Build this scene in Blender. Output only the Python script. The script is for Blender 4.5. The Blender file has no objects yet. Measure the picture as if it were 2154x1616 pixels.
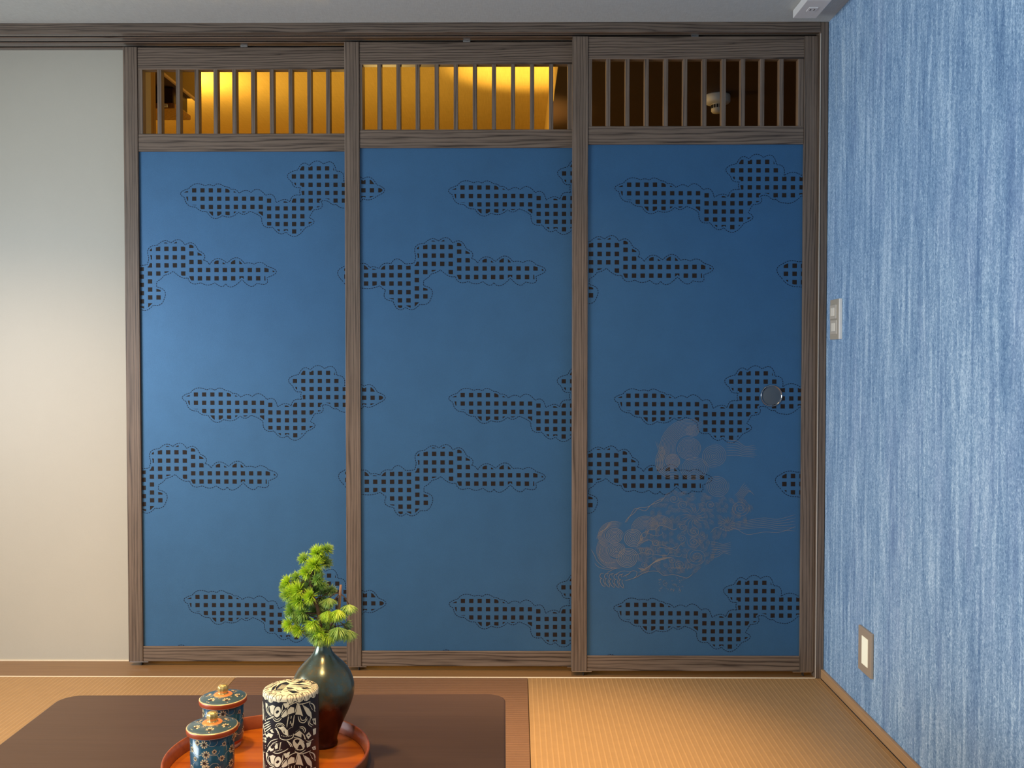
import bpy, bmesh, math, random
from math import sin, cos, pi, radians
from mathutils import Vector, Matrix
random.seed(7)
S = bpy.context.scene
COL = S.collection

# ------------------------------------------------------------------ camera
cam = bpy.data.cameras.new('camera'); camo = bpy.data.objects.new('camera', cam); COL.objects.link(camo)
PIT, YAW, ROL = 0.02437, 0.00587, 0.0002
F_ = Vector((-sin(YAW)*cos(PIT), cos(YAW)*cos(PIT), -sin(PIT)))
R_ = Vector((cos(YAW), sin(YAW), 0)); U_ = R_.cross(F_)
R2, U2 = R_*cos(ROL)+U_*sin(ROL), -R_*sin(ROL)+U_*cos(ROL)
M_ = Matrix((R2, U2, -F_)).transposed().to_4x4(); M_.translation = Vector((0, 0, 1.0))
camo.matrix_world = M_
cam.sensor_width = 36; cam.lens = 36*1944.7/2154; cam.clip_start = 0.02
S.camera = camo
S.view_settings.view_transform = 'Standard'; S.view_settings.look = 'None'
S.view_settings.gamma = 1; S.view_settings.use_curve_mapping = False
S.view_settings.exposure = 0.0

# ------------------------------------------------------------------ world and lights
w = bpy.data.worlds.new('world'); S.world = w; w.use_nodes = True
w.node_tree.nodes['Background'].inputs[0].default_value = (0.75, 0.85, 1, 1)
w.node_tree.nodes['Background'].inputs[1].default_value = 0.12

def area(name, loc, target, sx, sy, power, color, spread=180):
    l = bpy.data.lights.new(name, 'AREA'); l.shape = 'RECTANGLE'; l.size = sx; l.size_y = sy
    l.energy = power; l.color = color; l.spread = radians(spread)
    o = bpy.data.objects.new(name, l); COL.objects.link(o); o.location = loc
    o.rotation_euler = (Vector(target)-Vector(loc)).to_track_quat('-Z', 'Y').to_euler(); return o
def spot(name, loc, target, power, color, angle, blend=1.0, radius=0.04):
    l = bpy.data.lights.new(name, 'SPOT'); l.energy = power; l.color = color
    l.spot_size = radians(angle); l.spot_blend = blend; l.shadow_soft_size = radius
    o = bpy.data.objects.new(name, l); COL.objects.link(o); o.location = loc
    o.rotation_euler = (Vector(target)-Vector(loc)).to_track_quat('-Z', 'Y').to_euler(); return o
DAY = (0.80, 0.90, 1.0); WARM = (1.0, 0.63, 0.28)
area('daylight_side_window', (-2.80, 0.85, 1.02), (0.5, 1.9, 0.80), 1.7, 0.95, 58, DAY, 140)
area('daylight_rear_window', (-0.9, -1.72, 1.15), (-0.4, 3, 0.9), 2.2, 1.2, 8, DAY, 150)
spot('downlight_over_mat', (0.14, 2.15, 2.03), (0.14, 2.25, 0), 34, WARM, 115, radius=.06)
spot('downlight_narrow', (0.16, 2.12, 2.03), (0.10, 2.20, 0), 215, WARM, 46)
spot('downlight_over_table', (-0.70, 1.55, 2.03), (-0.70, 1.75, 0), 80, WARM, 115, radius=.06)
spot('added_front_spot', (-0.25, 0.70, 2.03), (-0.30, 1.15, 0), 52, WARM, 120, radius=.06)  # unseen warm lamp added to light canister and vase from the front
spot('downlight_left', (-1.60, 2.10, 2.03), (-1.60, 2.2, 0), 125, WARM, 110)
GOLD = (1.0, 0.66, 0.20)
def point(name, loc, power, color, r=.05):
    l = bpy.data.lights.new(name, 'POINT'); l.energy = power; l.color = color; l.shadow_soft_size = r
    o = bpy.data.objects.new(name, l); COL.objects.link(o); o.location = loc; return o
point('hall_lamp_left', (-1.58, 4.22, 2.13), 22, GOLD, .04)
spot('added_hall_spot', (-0.25, 4.0, 1.25), (0.02, 4.12, 2.3), 115, GOLD, 42)  # unseen spot added for the bright patch beside the recess edge
point('added_hall_fill', (-0.6, 4.2, 1.45), 13, GOLD, .08)  # unseen point light added for the base gold brightness

# ------------------------------------------------------------------ helpers
def tag(o, label=None, cat=None, group=None, kind=None):
    if label: o['label'] = label
    if cat: o['category'] = cat
    if group: o['group'] = group
    if kind: o['kind'] = kind
    return o
def empty(name, loc, label=None, cat=None, group=None, kind=None):
    o = bpy.data.objects.new(name, None); o.empty_display_size = .05; COL.objects.link(o); o.location = loc
    return tag(o, label, cat, group, kind)
def wloc(o):
    v = Vector((0, 0, 0))
    while o: v += Vector(o.location); o = o.parent
    return v
def obj(name, bm, mats, parent=None, smooth=False, org=None):
    """bm is in world coordinates; origin goes to the parent's origin (or org)."""
    me = bpy.data.meshes.new(name)
    off = wloc(parent) if parent else Vector(org or (0, 0, 0))
    bmesh.ops.translate(bm, verts=bm.verts, vec=-off)
    bm.normal_update(); bm.to_mesh(me); bm.free()
    for m in (mats if isinstance(mats, (list, tuple)) else [mats]): me.materials.append(m)
    if smooth:
        for p in me.polygons: p.use_smooth = True
    o = bpy.data.objects.new(name, me); COL.objects.link(o)
    if parent: o.parent = parent
    elif org: o.location = org
    return o
def autosmooth(o, ang=35):
    me = o.data
    for p in me.polygons: p.use_smooth = True
    bm = bmesh.new(); bm.from_mesh(me)
    for e in bm.edges:
        if len(e.link_faces) == 2 and e.calc_face_angle(0) > radians(ang): e.smooth = False
    bm.to_mesh(me); bm.free(); return o
def box(bm, x0, x1, y0, y1, z0, z1, bev=0.0, seg=1, mi=0):
    b = bmesh.new()
    vs = [b.verts.new((x, y, z)) for x in (x0, x1) for y in (y0, y1) for z in (z0, z1)]
    for f in ((0,1,3,2),(4,6,7,5),(0,4,5,1),(2,3,7,6),(0,2,6,4),(1,5,7,3)):
        b.faces.new([vs[i] for i in f])
    if bev: bmesh.ops.bevel(b, geom=b.edges[:], offset=bev, segments=seg, affect='EDGES', profile=.5)
    bmesh.ops.recalc_face_normals(b, faces=b.faces)
    for f in b.faces: f.material_index = mi
    merge(bm, b); return bm
def merge(bm, b):
    vm = {v: bm.verts.new(v.co) for v in b.verts}
    for f in b.faces:
        try: nf = bm.faces.new([vm[v] for v in f.verts]); nf.material_index = f.material_index; nf.smooth = f.smooth
        except ValueError: pass
    b.free()
def Box(*a, **k): return box(bmesh.new(), *a, **k)
def extrude_x(prof, x0, x1, mi=0):
    bm = bmesh.new(); n = len(prof)
    a = [bm.verts.new((x0, y, z)) for y, z in prof]; b = [bm.verts.new((x1, y, z)) for y, z in prof]
    for i in range(n):
        j = (i+1) % n; bm.faces.new((a[i], a[j], b[j], b[i]))
    bm.faces.new(a); bm.faces.new(b[::-1])
    bmesh.ops.recalc_face_normals(bm, faces=bm.faces); return bm
def lathe(bm, c, prof, n=64, mis=None, flute=None):
    """prof: list of (r, z) absolute z"""
    rings = []
    for k, (r, z) in enumerate(prof):
        if r < 1e-6: rings.append([bm.verts.new((c[0], c[1], z))]); continue
        ring = []
        for i in range(n):
            a = 2*pi*i/n; rr = r*(1+(flute[1]*cos(flute[0]*a) if flute else 0))
            ring.append(bm.verts.new((c[0]+rr*cos(a), c[1]+rr*sin(a), z)))
        rings.append(ring)
    for k in range(len(rings)-1):
        A, B = rings[k], rings[k+1]; mi = mis[k] if mis else 0
        for i in range(n):
            j = (i+1) % n
            if len(A) == 1 and len(B) == 1: continue
            if len(A) == 1: f = bm.faces.new((A[0], B[j], B[i]))
            elif len(B) == 1: f = bm.faces.new((A[i], A[j], B[0]))
            else: f = bm.faces.new((A[i], A[j], B[j], B[i]))
            f.material_index = mi; f.smooth = True
    bmesh.ops.recalc_face_normals(bm, faces=bm.faces)
    return bm
def tube(bm, pts, rads, n=8, mi=0):
    pts = [Vector(p) for p in pts]; rings = []
    for k, p in enumerate(pts):
        t = (pts[min(k+1, len(pts)-1)]-pts[max(k-1, 0)]).normalized()
        a = t.cross(Vector((0, 1, 0.01))).normalized(); b = t.cross(a).normalized()
        rings.append([bm.verts.new(p+(a*cos(2*pi*i/n)+b*sin(2*pi*i/n))*rads[k]) for i in range(n)])
    for k in range(len(rings)-1):
        for i in range(n):
            f = bm.faces.new((rings[k][i], rings[k][(i+1) % n], rings[k+1][(i+1) % n], rings[k+1][i])); f.smooth = True; f.material_index = mi
    for r_ in (rings[0], rings[-1]):
        f = bm.faces.new(r_); f.material_index = mi
    bmesh.ops.recalc_face_normals(bm, faces=bm.faces)

# ------------------------------------------------------------------ materials
def new_mat(name):
    m = bpy.data.materials.new(name); m.use_nodes = True; nt = m.node_tree
    return m, nt, nt.nodes['Principled BSDF']
def N(nt, t, **k):
    n = nt.nodes.new(t)
    for a, v in k.items(): setattr(n, a, v)
    return n
def plain(name, c, rough=.5, metal=0, spec=.5, emit=None, es=0, coat=0):
    m, nt, p = new_mat(name)
    p.inputs['Base Color'].default_value = (*c, 1); p.inputs['Roughness'].default_value = rough
    p.inputs['Metallic'].default_value = metal; p.inputs['Specular IOR Level'].default_value = spec
    p.inputs['Coat Weight'].default_value = coat
    if emit: p.inputs['Emission Color'].default_value = (*emit, 1); p.inputs['Emission Strength'].default_value = es
    return m
def coords(nt, scale, rot=(0, 0, 0)):
    tc = N(nt, 'ShaderNodeTexCoord'); mp = N(nt, 'ShaderNodeMapping')
    mp.inputs['Scale'].default_value = scale; mp.inputs['Rotation'].default_value = rot
    nt.links.new(tc.outputs['Object'], mp.inputs['Vector']); return mp.outputs['Vector']
def noise(nt, vec, scale=1, detail=4, rough=.55, dist=0):
    n = N(nt, 'ShaderNodeTexNoise'); n.inputs['Scale'].default_value = scale; n.inputs['Detail'].default_value = detail
    n.inputs['Roughness'].default_value = rough; n.inputs['Distortion'].default_value = dist
    nt.links.new(vec, n.inputs['Vector']); return n.outputs['Fac']
def ramp(nt, fac, stops):
    r = N(nt, 'ShaderNodeValToRGB'); e = r.color_ramp.elements
    e[0].position, e[0].color = stops[0][0], (*stops[0][1], 1)
    e[1].position, e[1].color = stops[-1][0], (*stops[-1][1], 1)
    for s in stops[1:-1]:
        x = e.new(s[0]); x.color = (*s[1], 1)
    nt.links.new(fac, r.inputs['Fac']); return r.outputs['Color']
def mix(nt, a, b, fac, mode='MIX'):
    m = N(nt, 'ShaderNodeMix', data_type='RGBA', blend_type=mode)
    if isinstance(fac, (int, float)): m.inputs['Factor'].default_value = fac
    else: nt.links.new(fac, m.inputs['Factor'])
    for s, i in ((a, 6), (b, 7)):
        if isinstance(s, tuple): m.inputs[i].default_value = (*s, 1)
        else: nt.links.new(s, m.inputs[i])
    return m.outputs[2]
def math_(nt, op, a, b=0.0):
    m = N(nt, 'ShaderNodeMath', operation=op)
    for s, i in ((a, 0), (b, 1)):
        if isinstance(s, (int, float)): m.inputs[i].default_value = s
        else: nt.links.new(s, m.inputs[i])
    return m.outputs[0]
def bump(nt, p, h, strength=.3, dist=.001):
    b = N(nt, 'ShaderNodeBump'); b.inputs['Strength'].default_value = strength; b.inputs['Distance'].default_value = dist
    nt.links.new(h, b.inputs['Height']); nt.links.new(b.outputs['Normal'], p.inputs['Normal'])

def wood(name, axis, light, dark, rough=.42, bands=1.0, contrast=1.0, warpk=.085, spec=.35):
    """laminate wood; axis = grain direction; the bands run along it with slow waves"""
    m, nt, p = new_mat(name)
    i = 'xyz'.index(axis)
    sc = [1.0]*3; sc[i] = 0.07
    v = coords(nt, tuple(s*1.0 for s in sc))
    warp = noise(nt, v, 9, 4, .62)
    tc = N(nt, 'ShaderNodeTexCoord'); sp = N(nt, 'ShaderNodeSeparateXYZ'); nt.links.new(tc.outputs['Object'], sp.inputs[0])
    oth = [k for k in range(3) if k != i]
    a = math_(nt, 'ADD', sp.outputs[oth[0]], math_(nt, 'MULTIPLY', sp.outputs[oth[1]], .9))
    a = math_(nt, 'ADD', a, math_(nt, 'MULTIPLY', warp, warpk))
    s = math_(nt, 'SINE', math_(nt, 'MULTIPLY', a, 640*bands))
    s = math_(nt, 'POWER', math_(nt, 'ADD', math_(nt, 'MULTIPLY', s, .5), .5), .32)
    sc2 = [170.0]*3; sc2[i] = 5.0
    fine = noise(nt, coords(nt, tuple(sc2)), 1, 4, .75)
    sc3 = [45.0]*3; sc3[i] = 2.2
    broad = noise(nt, coords(nt, tuple(sc3)), 1, 3, .6)
    gate = math_(nt, 'MULTIPLY', math_(nt, 'SUBTRACT', 1.0, s), math_(nt, 'MULTIPLY', broad, 1.35*contrast))
    t = math_(nt, 'ADD', math_(nt, 'MULTIPLY', fine, .75), math_(nt, 'MULTIPLY', broad, .45))
    t = math_(nt, 'SUBTRACT', t, math_(nt, 'MULTIPLY', gate, .58))
    col = ramp(nt, t, [(.22, dark), (.48, tuple(a_*.42+b_*.58 for a_, b_ in zip(dark, light))), (.74, light)])
    nt.links.new(col, p.inputs['Base Color']); p.inputs['Roughness'].default_value = rough
    p.inputs['Specular IOR Level'].default_value = spec
    bump(nt, p, t, .25, .0006); return m

WL, WD = (.215, .158, .115), (.040, .027, .019)
wood_z = wood('dark_wood_vertical_grain', 'z', WL, WD, contrast=.75, warpk=.05)
wood_x = wood('dark_wood_horizontal_grain', 'x', WL, WD)
wood_lintel = wood('lintel_wood', 'x', (.185, .140, .105), (.030, .020, .015), rough=.28, spec=.6)
sill_wood = wood('threshold_wood', 'x', (.25, .150, .070), (.17, .095, .042), bands=.4, contrast=.4, rough=.4)
base_wood = wood('skirting_wood', 'y', (.52, .32, .16), (.33, .19, .09), bands=.3, contrast=.5)
table_wood = wood('table_wood', 'x', (.078, .046, .030), (.052, .030, .020), bands=.5, contrast=.25, rough=.42, spec=.3)
tray_wood = wood('tray_wood', 'x', (.50, .135, .010), (.30, .058, .005), bands=.16, contrast=.8, rough=.34, spec=.25)
hall_wood = wood('hall_post_wood', 'z', (.34, .17, .05), (.20, .09, .025), bands=.5)

def paper(name, c, var, nscale=220, rough=.6, bs=.25, spec=.4, sheen=0):
    m, nt, p = new_mat(name)
    v = coords(nt, (1, 1, 1)); n1 = noise(nt, v, nscale, 4, .7); n2 = noise(nt, v, 9, 3, .6)
    t = math_(nt, 'ADD', math_(nt, 'MULTIPLY', n1, .6), math_(nt, 'MULTIPLY', n2, .4))
    nt.links.new(ramp(nt, t, [(.3, tuple(x*(1-var) for x in c)), (.7, tuple(x*(1+var) for x in c))]), p.inputs['Base Color'])
    p.inputs['Roughness'].default_value = rough; p.inputs['Specular IOR Level'].default_value = spec
    p.inputs['Sheen Weight'].default_value = sheen
    bump(nt, p, n1, bs, .0008); return m
beige = paper('beige_wallpaper', (.47, .445, .365), .03, 300, .45, .15, .6)
panel_blue = paper('blue_paper', (.040, .130, .258), .12, 380, .46, .30, .5)
panel_blue.node_tree.nodes['Principled BSDF'].inputs['Metallic'].default_value = .36
print_dark = plain('printed_brown_black', (.016, .011, .009), .55, spec=.2)
print_dash = plain('printed_navy_dash', (.006, .010, .024), .55, spec=.2)
gold_ink = plain('dull_gold_ink', (.25, .235, .22), .5, .25)  # one even dull tone for the metallic ink lines

def ceiling_mat():
    m, nt, p = new_mat('grey_woven_ceiling_paper')
    a = noise(nt, coords(nt, (500, 30, 1), (0, 0, .35)), 1, 3, .6); b = noise(nt, coords(nt, (40, 420, 1), (0, 0, .35)), 1, 3, .6)
    t = math_(nt, 'ADD', math_(nt, 'MULTIPLY', a, .5), math_(nt, 'MULTIPLY', b, .5))
    nt.links.new(ramp(nt, t, [(.32, (.46, .50, .49)), (.68, (.60, .65, .635))]), p.inputs['Base Color'])
    p.inputs['Roughness'].default_value = .8; bump(nt, p, t, .4, .001); return m
ceil_m = ceiling_mat()

def denim_mat():
    m, nt, p = new_mat('blue_streaked_wallpaper')
    st = noise(nt, coords(nt, (1, 50, 4.0)), 1, 4, .66, .8)
    st2 = noise(nt, coords(nt, (1, 15, 1.6)), 1, 3, .6, .3)
    fine = noise(nt, coords(nt, (1, 210, 150)), 1, 4, .75)
    crk = noise(nt, coords(nt, (1, 120, 85)), 1, 4, .8, 1.6)
    t = math_(nt, 'ADD', math_(nt, 'MULTIPLY', st, .28), math_(nt, 'MULTIPLY', st2, .12))
    t = math_(nt, 'ADD', t, math_(nt, 'ADD', math_(nt, 'MULTIPLY', fine, .20), math_(nt, 'MULTIPLY', crk, .40)))
    c = ramp(nt, t, [(.41, (.105, .215, .40)), (.50, (.245, .405, .61)), (.59, (.56, .75, .92))])
    hue = noise(nt, coords(nt, (1, 7, 2)), 1, 3, .6)
    c = mix(nt, c, (.30, .37, .62), math_(nt, 'MULTIPLY', math_(nt, 'SUBTRACT', hue, .50), .9))
    nt.links.new(c, p.inputs['Base Color']); p.inputs['Roughness'].default_value = .7
    p.inputs['Specular IOR Level'].default_value = .25
    bump(nt, p, t, .75, .002); return m
denim = denim_mat()

def tatami(name, axis, c):
    m, nt, p = new_mat(name)
    wv = N(nt, 'ShaderNodeTexWave', bands_direction='X' if axis == 'y' else 'Y')
    wv.inputs['Scale'].default_value = 21.4; wv.inputs['Distortion'].default_value = .25; wv.inputs['Detail'].default_value = 1
    nt.links.new(coords(nt, (1, 1, 1)), wv.inputs['Vector'])
    sc = (30, 700, 1) if axis == 'y' else (700, 30, 1)
    f = noise(nt, coords(nt, sc), 1, 3, .7)
    g = noise(nt, coords(nt, (25, 25, 1)), 1, 3, .6)
    r2 = math_(nt, 'MULTIPLY', math_(nt, 'POWER', wv.outputs['Fac'], 5.0), math_(nt, 'ADD', .35, noise(nt, coords(nt, (60, 9, 1) if axis == 'y' else (9, 60, 1)), 1, 2, .5)))
    t = math_(nt, 'ADD', math_(nt, 'MULTIPLY', r2, .35), math_(nt, 'ADD', math_(nt, 'MULTIPLY', f, .35), math_(nt, 'MULTIPLY', g, .3)))
    nt.links.new(ramp(nt, t, [(.15, tuple(x*.80 for x in c)), (.85, tuple(x*1.22 for x in c))]), p.inputs['Base Color'])
    p.inputs['Roughness'].default_value = .5; p.inputs['Specular IOR Level'].default_value = .45
    h = math_(nt, 'ADD', math_(nt, 'MULTIPLY', r2, .8), math_(nt, 'MULTIPLY', f, .2))
    bump(nt, p, h, .55, .0016); return m
tat_y = tatami('tatami_ribs_lengthwise', 'y', (.40, .250, .110))
tat_x = tatami('tatami_ribs_crosswise', 'x', (.20, .110, .060))  # darker tone: sheen difference between mat directions put into the colour

def gold_paper():
    m, nt, p = new_mat('gold_woven_paper')
    a = noise(nt, coords(nt, (12, 300, 300)), 1, 3, .6); b = noise(nt, coords(nt, (300, 12, 12)), 1, 3, .6)
    t = math_(nt, 'ADD', math_(nt, 'MULTIPLY', a, .5), math_(nt, 'MULTIPLY', b, .5))
    nt.links.new(ramp(nt, t, [(.3, (.60, .42, .10)), (.7, (.76, .55, .16))]), p.inputs['Base Color'])
    p.inputs['Roughness'].default_value = .7; return m
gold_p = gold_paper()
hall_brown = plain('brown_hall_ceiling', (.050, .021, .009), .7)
gold_shaded = plain('shaded_gold_paper', (.20, .125, .03), .7)  # gold paper in shadow, the shade put into its colour
dark_plastic = plain('dark_plastic', (.03, .028, .026), .4)
metal = plain('brushed_metal', (.62, .60, .57), .3, 1)
cream_line = plain('cream_edge_strip', (.80, .70, .52), .5)

# ------------------------------------------------------------------ setting
CZ = 2.0549; W = .9676; YW = 3.0572; YF = 2.9016; RY = -1.8; LX = -2.9
def struct(name, bm, mats, label, cat=None, **k):
    o = obj(name, bm, mats, **k); return tag(o, label, cat, kind='structure')
bm = Box(LX-.05, W+.05, RY-.05, 2.0, -.08, 0); box(bm, LX-.05, 3.0, 2.0, 6.0, -.08, -.03, mi=0)
struct('floor', bm, tat_x, 'woven brown floor under the table and the far room', 'floor')
struct('ceiling', Box(LX-.05, W+.05, RY-.05, 3.10, CZ, CZ+.05), ceil_m, 'grey woven paper ceiling', 'ceiling')
struct('wall_right', Box(W, W+.05, RY, 3.10, -.03, CZ), denim, 'blue streaked wallpaper wall on the right', 'wall')
struct('wall_back', Box(LX, -1.226, YW, YW+.05, -.03, 2.0266), beige, 'plain beige wall left of the sliding doors', 'wall')
# left wall with the side window opening, rear wall with the rear window opening
bm = Box(LX-.05, LX, RY, -.05, -.03, CZ); box(bm, LX-.05, LX, 1.8, 3.10, -.03, CZ)
box(bm, LX-.05, LX, -.05, 1.8, -.03, .4); box(bm, LX-.05, LX, -.05, 1.8, 1.6, CZ)
struct('wall_left', bm, beige, 'beige wall with the side window, left of the frame', 'wall')
bm = Box(LX, -1.9, RY-.05, RY, -.03, CZ); box(bm, .5, W, RY-.05, RY, -.03, CZ)
box(bm, -1.9, .5, RY-.05, RY, -.03, .5); box(bm, -1.9, .5, RY-.05, RY, 1.95, CZ)
struct('wall_front', bm, beige, 'beige wall behind the viewer with a wide window', 'wall')
# lintel with three grooves
zr, zg = 2.0266, 2.040
prof = [(YF, CZ), (YF, 2.0245), (YF+.0015, 2.0230), (2.9205, 2.0230)]
gr = [(2.923, 2.940), (2.970, 2.987), (3.018, 3.036)]
for a, b in gr:
    prof += [(a-.0020, 2.0230), (a, 2.0229), (a, zg), (b, zg), (b, 2.0254), (b+.0024, 2.0230)]
prof += [(3.062, 2.0230), (3.062, CZ)]
prof2 = []
for q in prof:
    if not prof2 or (abs(q[0]-prof2[-1][0])+abs(q[1]-prof2[-1][1])) > 1e-5: prof2.append(q)
bm = extrude_x(prof2, LX, .9405)
for f in bm.faces:
    c_ = f.calc_center_median()
    if c_.z > 2.0256 and 2.92 < c_.y < 3.037 and c_.z < 2.0405: f.material_index = 1  # inner faces of the grooves coloured darker
    elif c_.z < 2.024 and any(abs(c_.y-(a-.001)) < .0004 for a, b in gr): f.material_index = 2  # pale colour on the groove lips stands in for their glossy highlight
struct('trim_1', bm, [wood_lintel, plain('dark_groove', (.012, .008, .006), .6, spec=.2), plain('lip_highlight', (.46, .41, .34), .35)], 'dark wood lintel with door grooves along the ceiling', 'lintel')
# threshold
bm = Box(LX, .9405, 2.9045, 3.0565, -.03, -.0005)
o = struct('trim_2', bm, sill_wood, 'brown wood threshold board under the sliding doors', 'threshold')
obj('edge_strip', Box(LX, .9405, 2.9002, 2.9045, -.03, .0012, bev=.0006), cream_line, o)
# right jamb
bm = Box(.9405, W-.0005, YF, 3.05, -.03, CZ-.0005, bev=.0022)
o = struct('trim_3', bm, wood_z, 'dark wood door jamb against the blue wall', 'door jamb')
obj('edge_strip', Box(.9400, .9424, YF-.0016, YF-.0001, .0012, 2.018), plain('edge_highlight_pale', (.62, .54, .44), .3), o)  # pale strip added in place of the reflected highlight along the jamb edge
struct('baseboard_right', Box(W-.010, W-.0002, RY, YF-.001, 0, .0286, bev=.0012), base_wood, 'low pale wood skirting along the blue wall', 'skirting')
struct('baseboard_back', Box(LX, -1.279, YW-.003, YW-.0002, -.0004, .003), cream_line, 'thin cream strip at the foot of the beige wall', 'skirting')

# tatami mats (back row)
def mat_(x0, x1, m, label):
    bm = Box(x0+.0008, x1-.0008, 2.0005, 2.8998, -.03, 0, bev=.0016, seg=2)
    o = obj('tatami_mat', bm, m, org=((x0+x1)/2, 2.45, -.03)); return tag(o, label, 'floor mat', 'square tatami mats along the sliding doors')
mat_(.0331, W-.0105, tat_y, 'square tatami mat beside the blue wall, ribs running towards the doors')
mat_(-.8914, .0331, tat_x, 'square tatami mat behind the table, darker by painted sheen, ribs running sideways')
mat_(-1.8165, -.8914, tat_y, 'pale square tatami mat at the far left below the beige wall')
mat_(-2.74, -1.8165, tat_x, 'tatami mat, darker by painted sheen, at the extreme left edge')

# hall behind the doors
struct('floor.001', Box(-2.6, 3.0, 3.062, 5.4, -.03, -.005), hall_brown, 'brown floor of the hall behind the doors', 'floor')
struct('ceiling.001', Box(-2.6, .150, 3.062, 5.4, 2.30, 2.34), gold_p, 'gold lit recessed ceiling of the hall seen through the lattice', 'ceiling')
bm = Box(.152, 3.0, 3.062, 5.4, 2.10, 2.34); box(bm, .150, .1518, 3.062, 5.4, 2.10, 2.2995, mi=1)
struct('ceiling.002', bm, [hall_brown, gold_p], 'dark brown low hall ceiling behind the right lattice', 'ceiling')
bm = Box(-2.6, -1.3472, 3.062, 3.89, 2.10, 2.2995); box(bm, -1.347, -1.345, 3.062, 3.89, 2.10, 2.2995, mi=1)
struct('ceiling.003', bm, [hall_brown, gold_shaded], 'lowered hall ceiling block at the far left behind the lattice', 'ceiling')
struct('wall_far', Box(-2.6, 3.0, 5.40, 5.45, -.03, 2.30), gold_p, 'gold papered far wall of the hall', 'wall')
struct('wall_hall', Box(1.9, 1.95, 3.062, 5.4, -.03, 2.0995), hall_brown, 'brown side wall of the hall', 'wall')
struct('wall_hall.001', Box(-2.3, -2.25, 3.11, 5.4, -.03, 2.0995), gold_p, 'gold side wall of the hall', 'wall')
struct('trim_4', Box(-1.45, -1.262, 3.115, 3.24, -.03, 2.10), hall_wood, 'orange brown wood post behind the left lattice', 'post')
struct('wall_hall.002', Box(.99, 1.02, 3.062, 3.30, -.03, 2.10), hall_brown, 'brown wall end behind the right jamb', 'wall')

# ------------------------------------------------------------------ printed cloud pattern
def bez(p0, c, p1, n):
    # quadratic through c at t=.5
    q = (2*c[0]-.5*(p0[0]+p1[0]), 2*c[1]-.5*(p0[1]+p1[1]))
    return [((1-t)**2*p0[0]+2*t*(1-t)*q[0]+t*t*p1[0], (1-t)**2*p0[1]+2*t*(1-t)*q[1]+t*t*p1[1]) for t in (k/n for k in range(n))]
CA = [(118,420,80,375),(160,335,225,290),(315,308,355,298),(395,312,440,290),(500,318,535,322),(562,345,600,345),(640,378,700,352),
 (750,375,815,343),(890,400,955,395),(990,470,1065,438),(1120,462,1152,405),(1222,400,1212,362),(1222,325,1165,320),(1140,275,1098,205),
 (1195,160,1245,97),(1305,120,1370,75),(1440,105,1520,88),(1560,172,1622,192),(1630,270,1710,240),(1790,270,1855,257),(1915,325,1990,375),
 (1920,430,1850,465),(1790,455,1710,515),(1640,520,1590,512),(1560,485,1525,487),(1490,460,1455,450),(1415,455,1420,515),(1345,535,1322,575),
 (1300,610,1348,655),(1265,705,1170,788),(1080,745,1020,762),(955,700,872,690),(850,610,800,575),(735,550,680,580),(632,555,560,602),
 (475,590,395,617),(325,550,270,545),(225,510,150,490)]
CB = [(110,520,60,440),(110,388,180,358),(255,370,295,370),(330,405,370,398),(415,415,458,370),(525,370,580,325),(650,372,690,370),
 (735,365,745,330),(750,300,748,215),(830,185,895,143),(955,165,1030,133),(1085,185,1155,165),(1210,235,1266,275),(1255,325,1288,335),
 (1310,365,1385,307),(1475,352,1560,300),(1635,355,1680,348),(1725,362,1785,343),(1845,380,1932,430),(1840,485,1835,542),(1745,535,1690,565),
 (1610,500,1520,570),(1460,540,1420,567),(1360,530,1295,553),(1230,530,1150,540),(1110,485,1050,482),(975,425,930,452),(890,460,862,495),
 (820,520,820,545),(820,570,895,610),(885,690,850,735),(785,738,720,787),(655,765,590,787),(540,710,465,680),(475,610,452,598),
 (420,570,340,594),(255,590,170,575)]
def outline(C, n=8):
    out = []
    for i, (x, y, vx, vy) in enumerate(C):
        nx, ny = C[(i+1) % len(C)][:2]; out += bez((x, y), (vx, vy), (nx, ny), n)
    return out
def parea(P): return .5*sum(P[i][0]*P[(i+1) % len(P)][1]-P[(i+1) % len(P)][0]*P[i][1] for i in range(len(P)))
def inset(P, d):
    s = 1 if parea(P) > 0 else -1; out = []; n = len(P)
    for i in range(n):
        a, b = P[i-1], P[(i+1) % n]; dx, dy = b[0]-a[0], b[1]-a[1]; L = math.hypot(dx, dy) or 1
        out.append((P[i][0]-s*dy/L*d, P[i][1]+s*dx/L*d))
    return out
def clip(P, x0, x1, y0, y1):
    for ax, lim, sgn in ((0, x0, 1), (0, x1, -1), (1, y0, 1), (1, y1, -1)):
        if not P: return P
        out = []
        for i in range(len(P)):
            a, b = P[i-1], P[i]; ia, ib = sgn*(a[ax]-lim) >= 0, sgn*(b[ax]-lim) >= 0
            if ia != ib:
                t = (lim-a[ax])/(b[ax]-a[ax]); out.append((a[0]+t*(b[0]-a[0]), a[1]+t*(b[1]-a[1])))
            if ib: out.append(b)
        P = out
    return P
def cells_A():
    xs = [131+79.0*k for k in range(24)]
    for x in xs:
        rows = (352, 431, 509, 572) if x < 860 else (145, 222, 300, 377, 450, 523, 598, 671, 741)
        for y in rows: yield x, y
def cells_B():
    for k in range(25):
        x = 65+77.1*k
        rows = (403, 475, 550, 628, 703, 768) if x < 715 else ((148, 218, 297, 371, 446, 519, 594, 667, 740) if x < 1108 else (192, 261, 339, 414, 491))
        for y in rows: yield x, y
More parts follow.
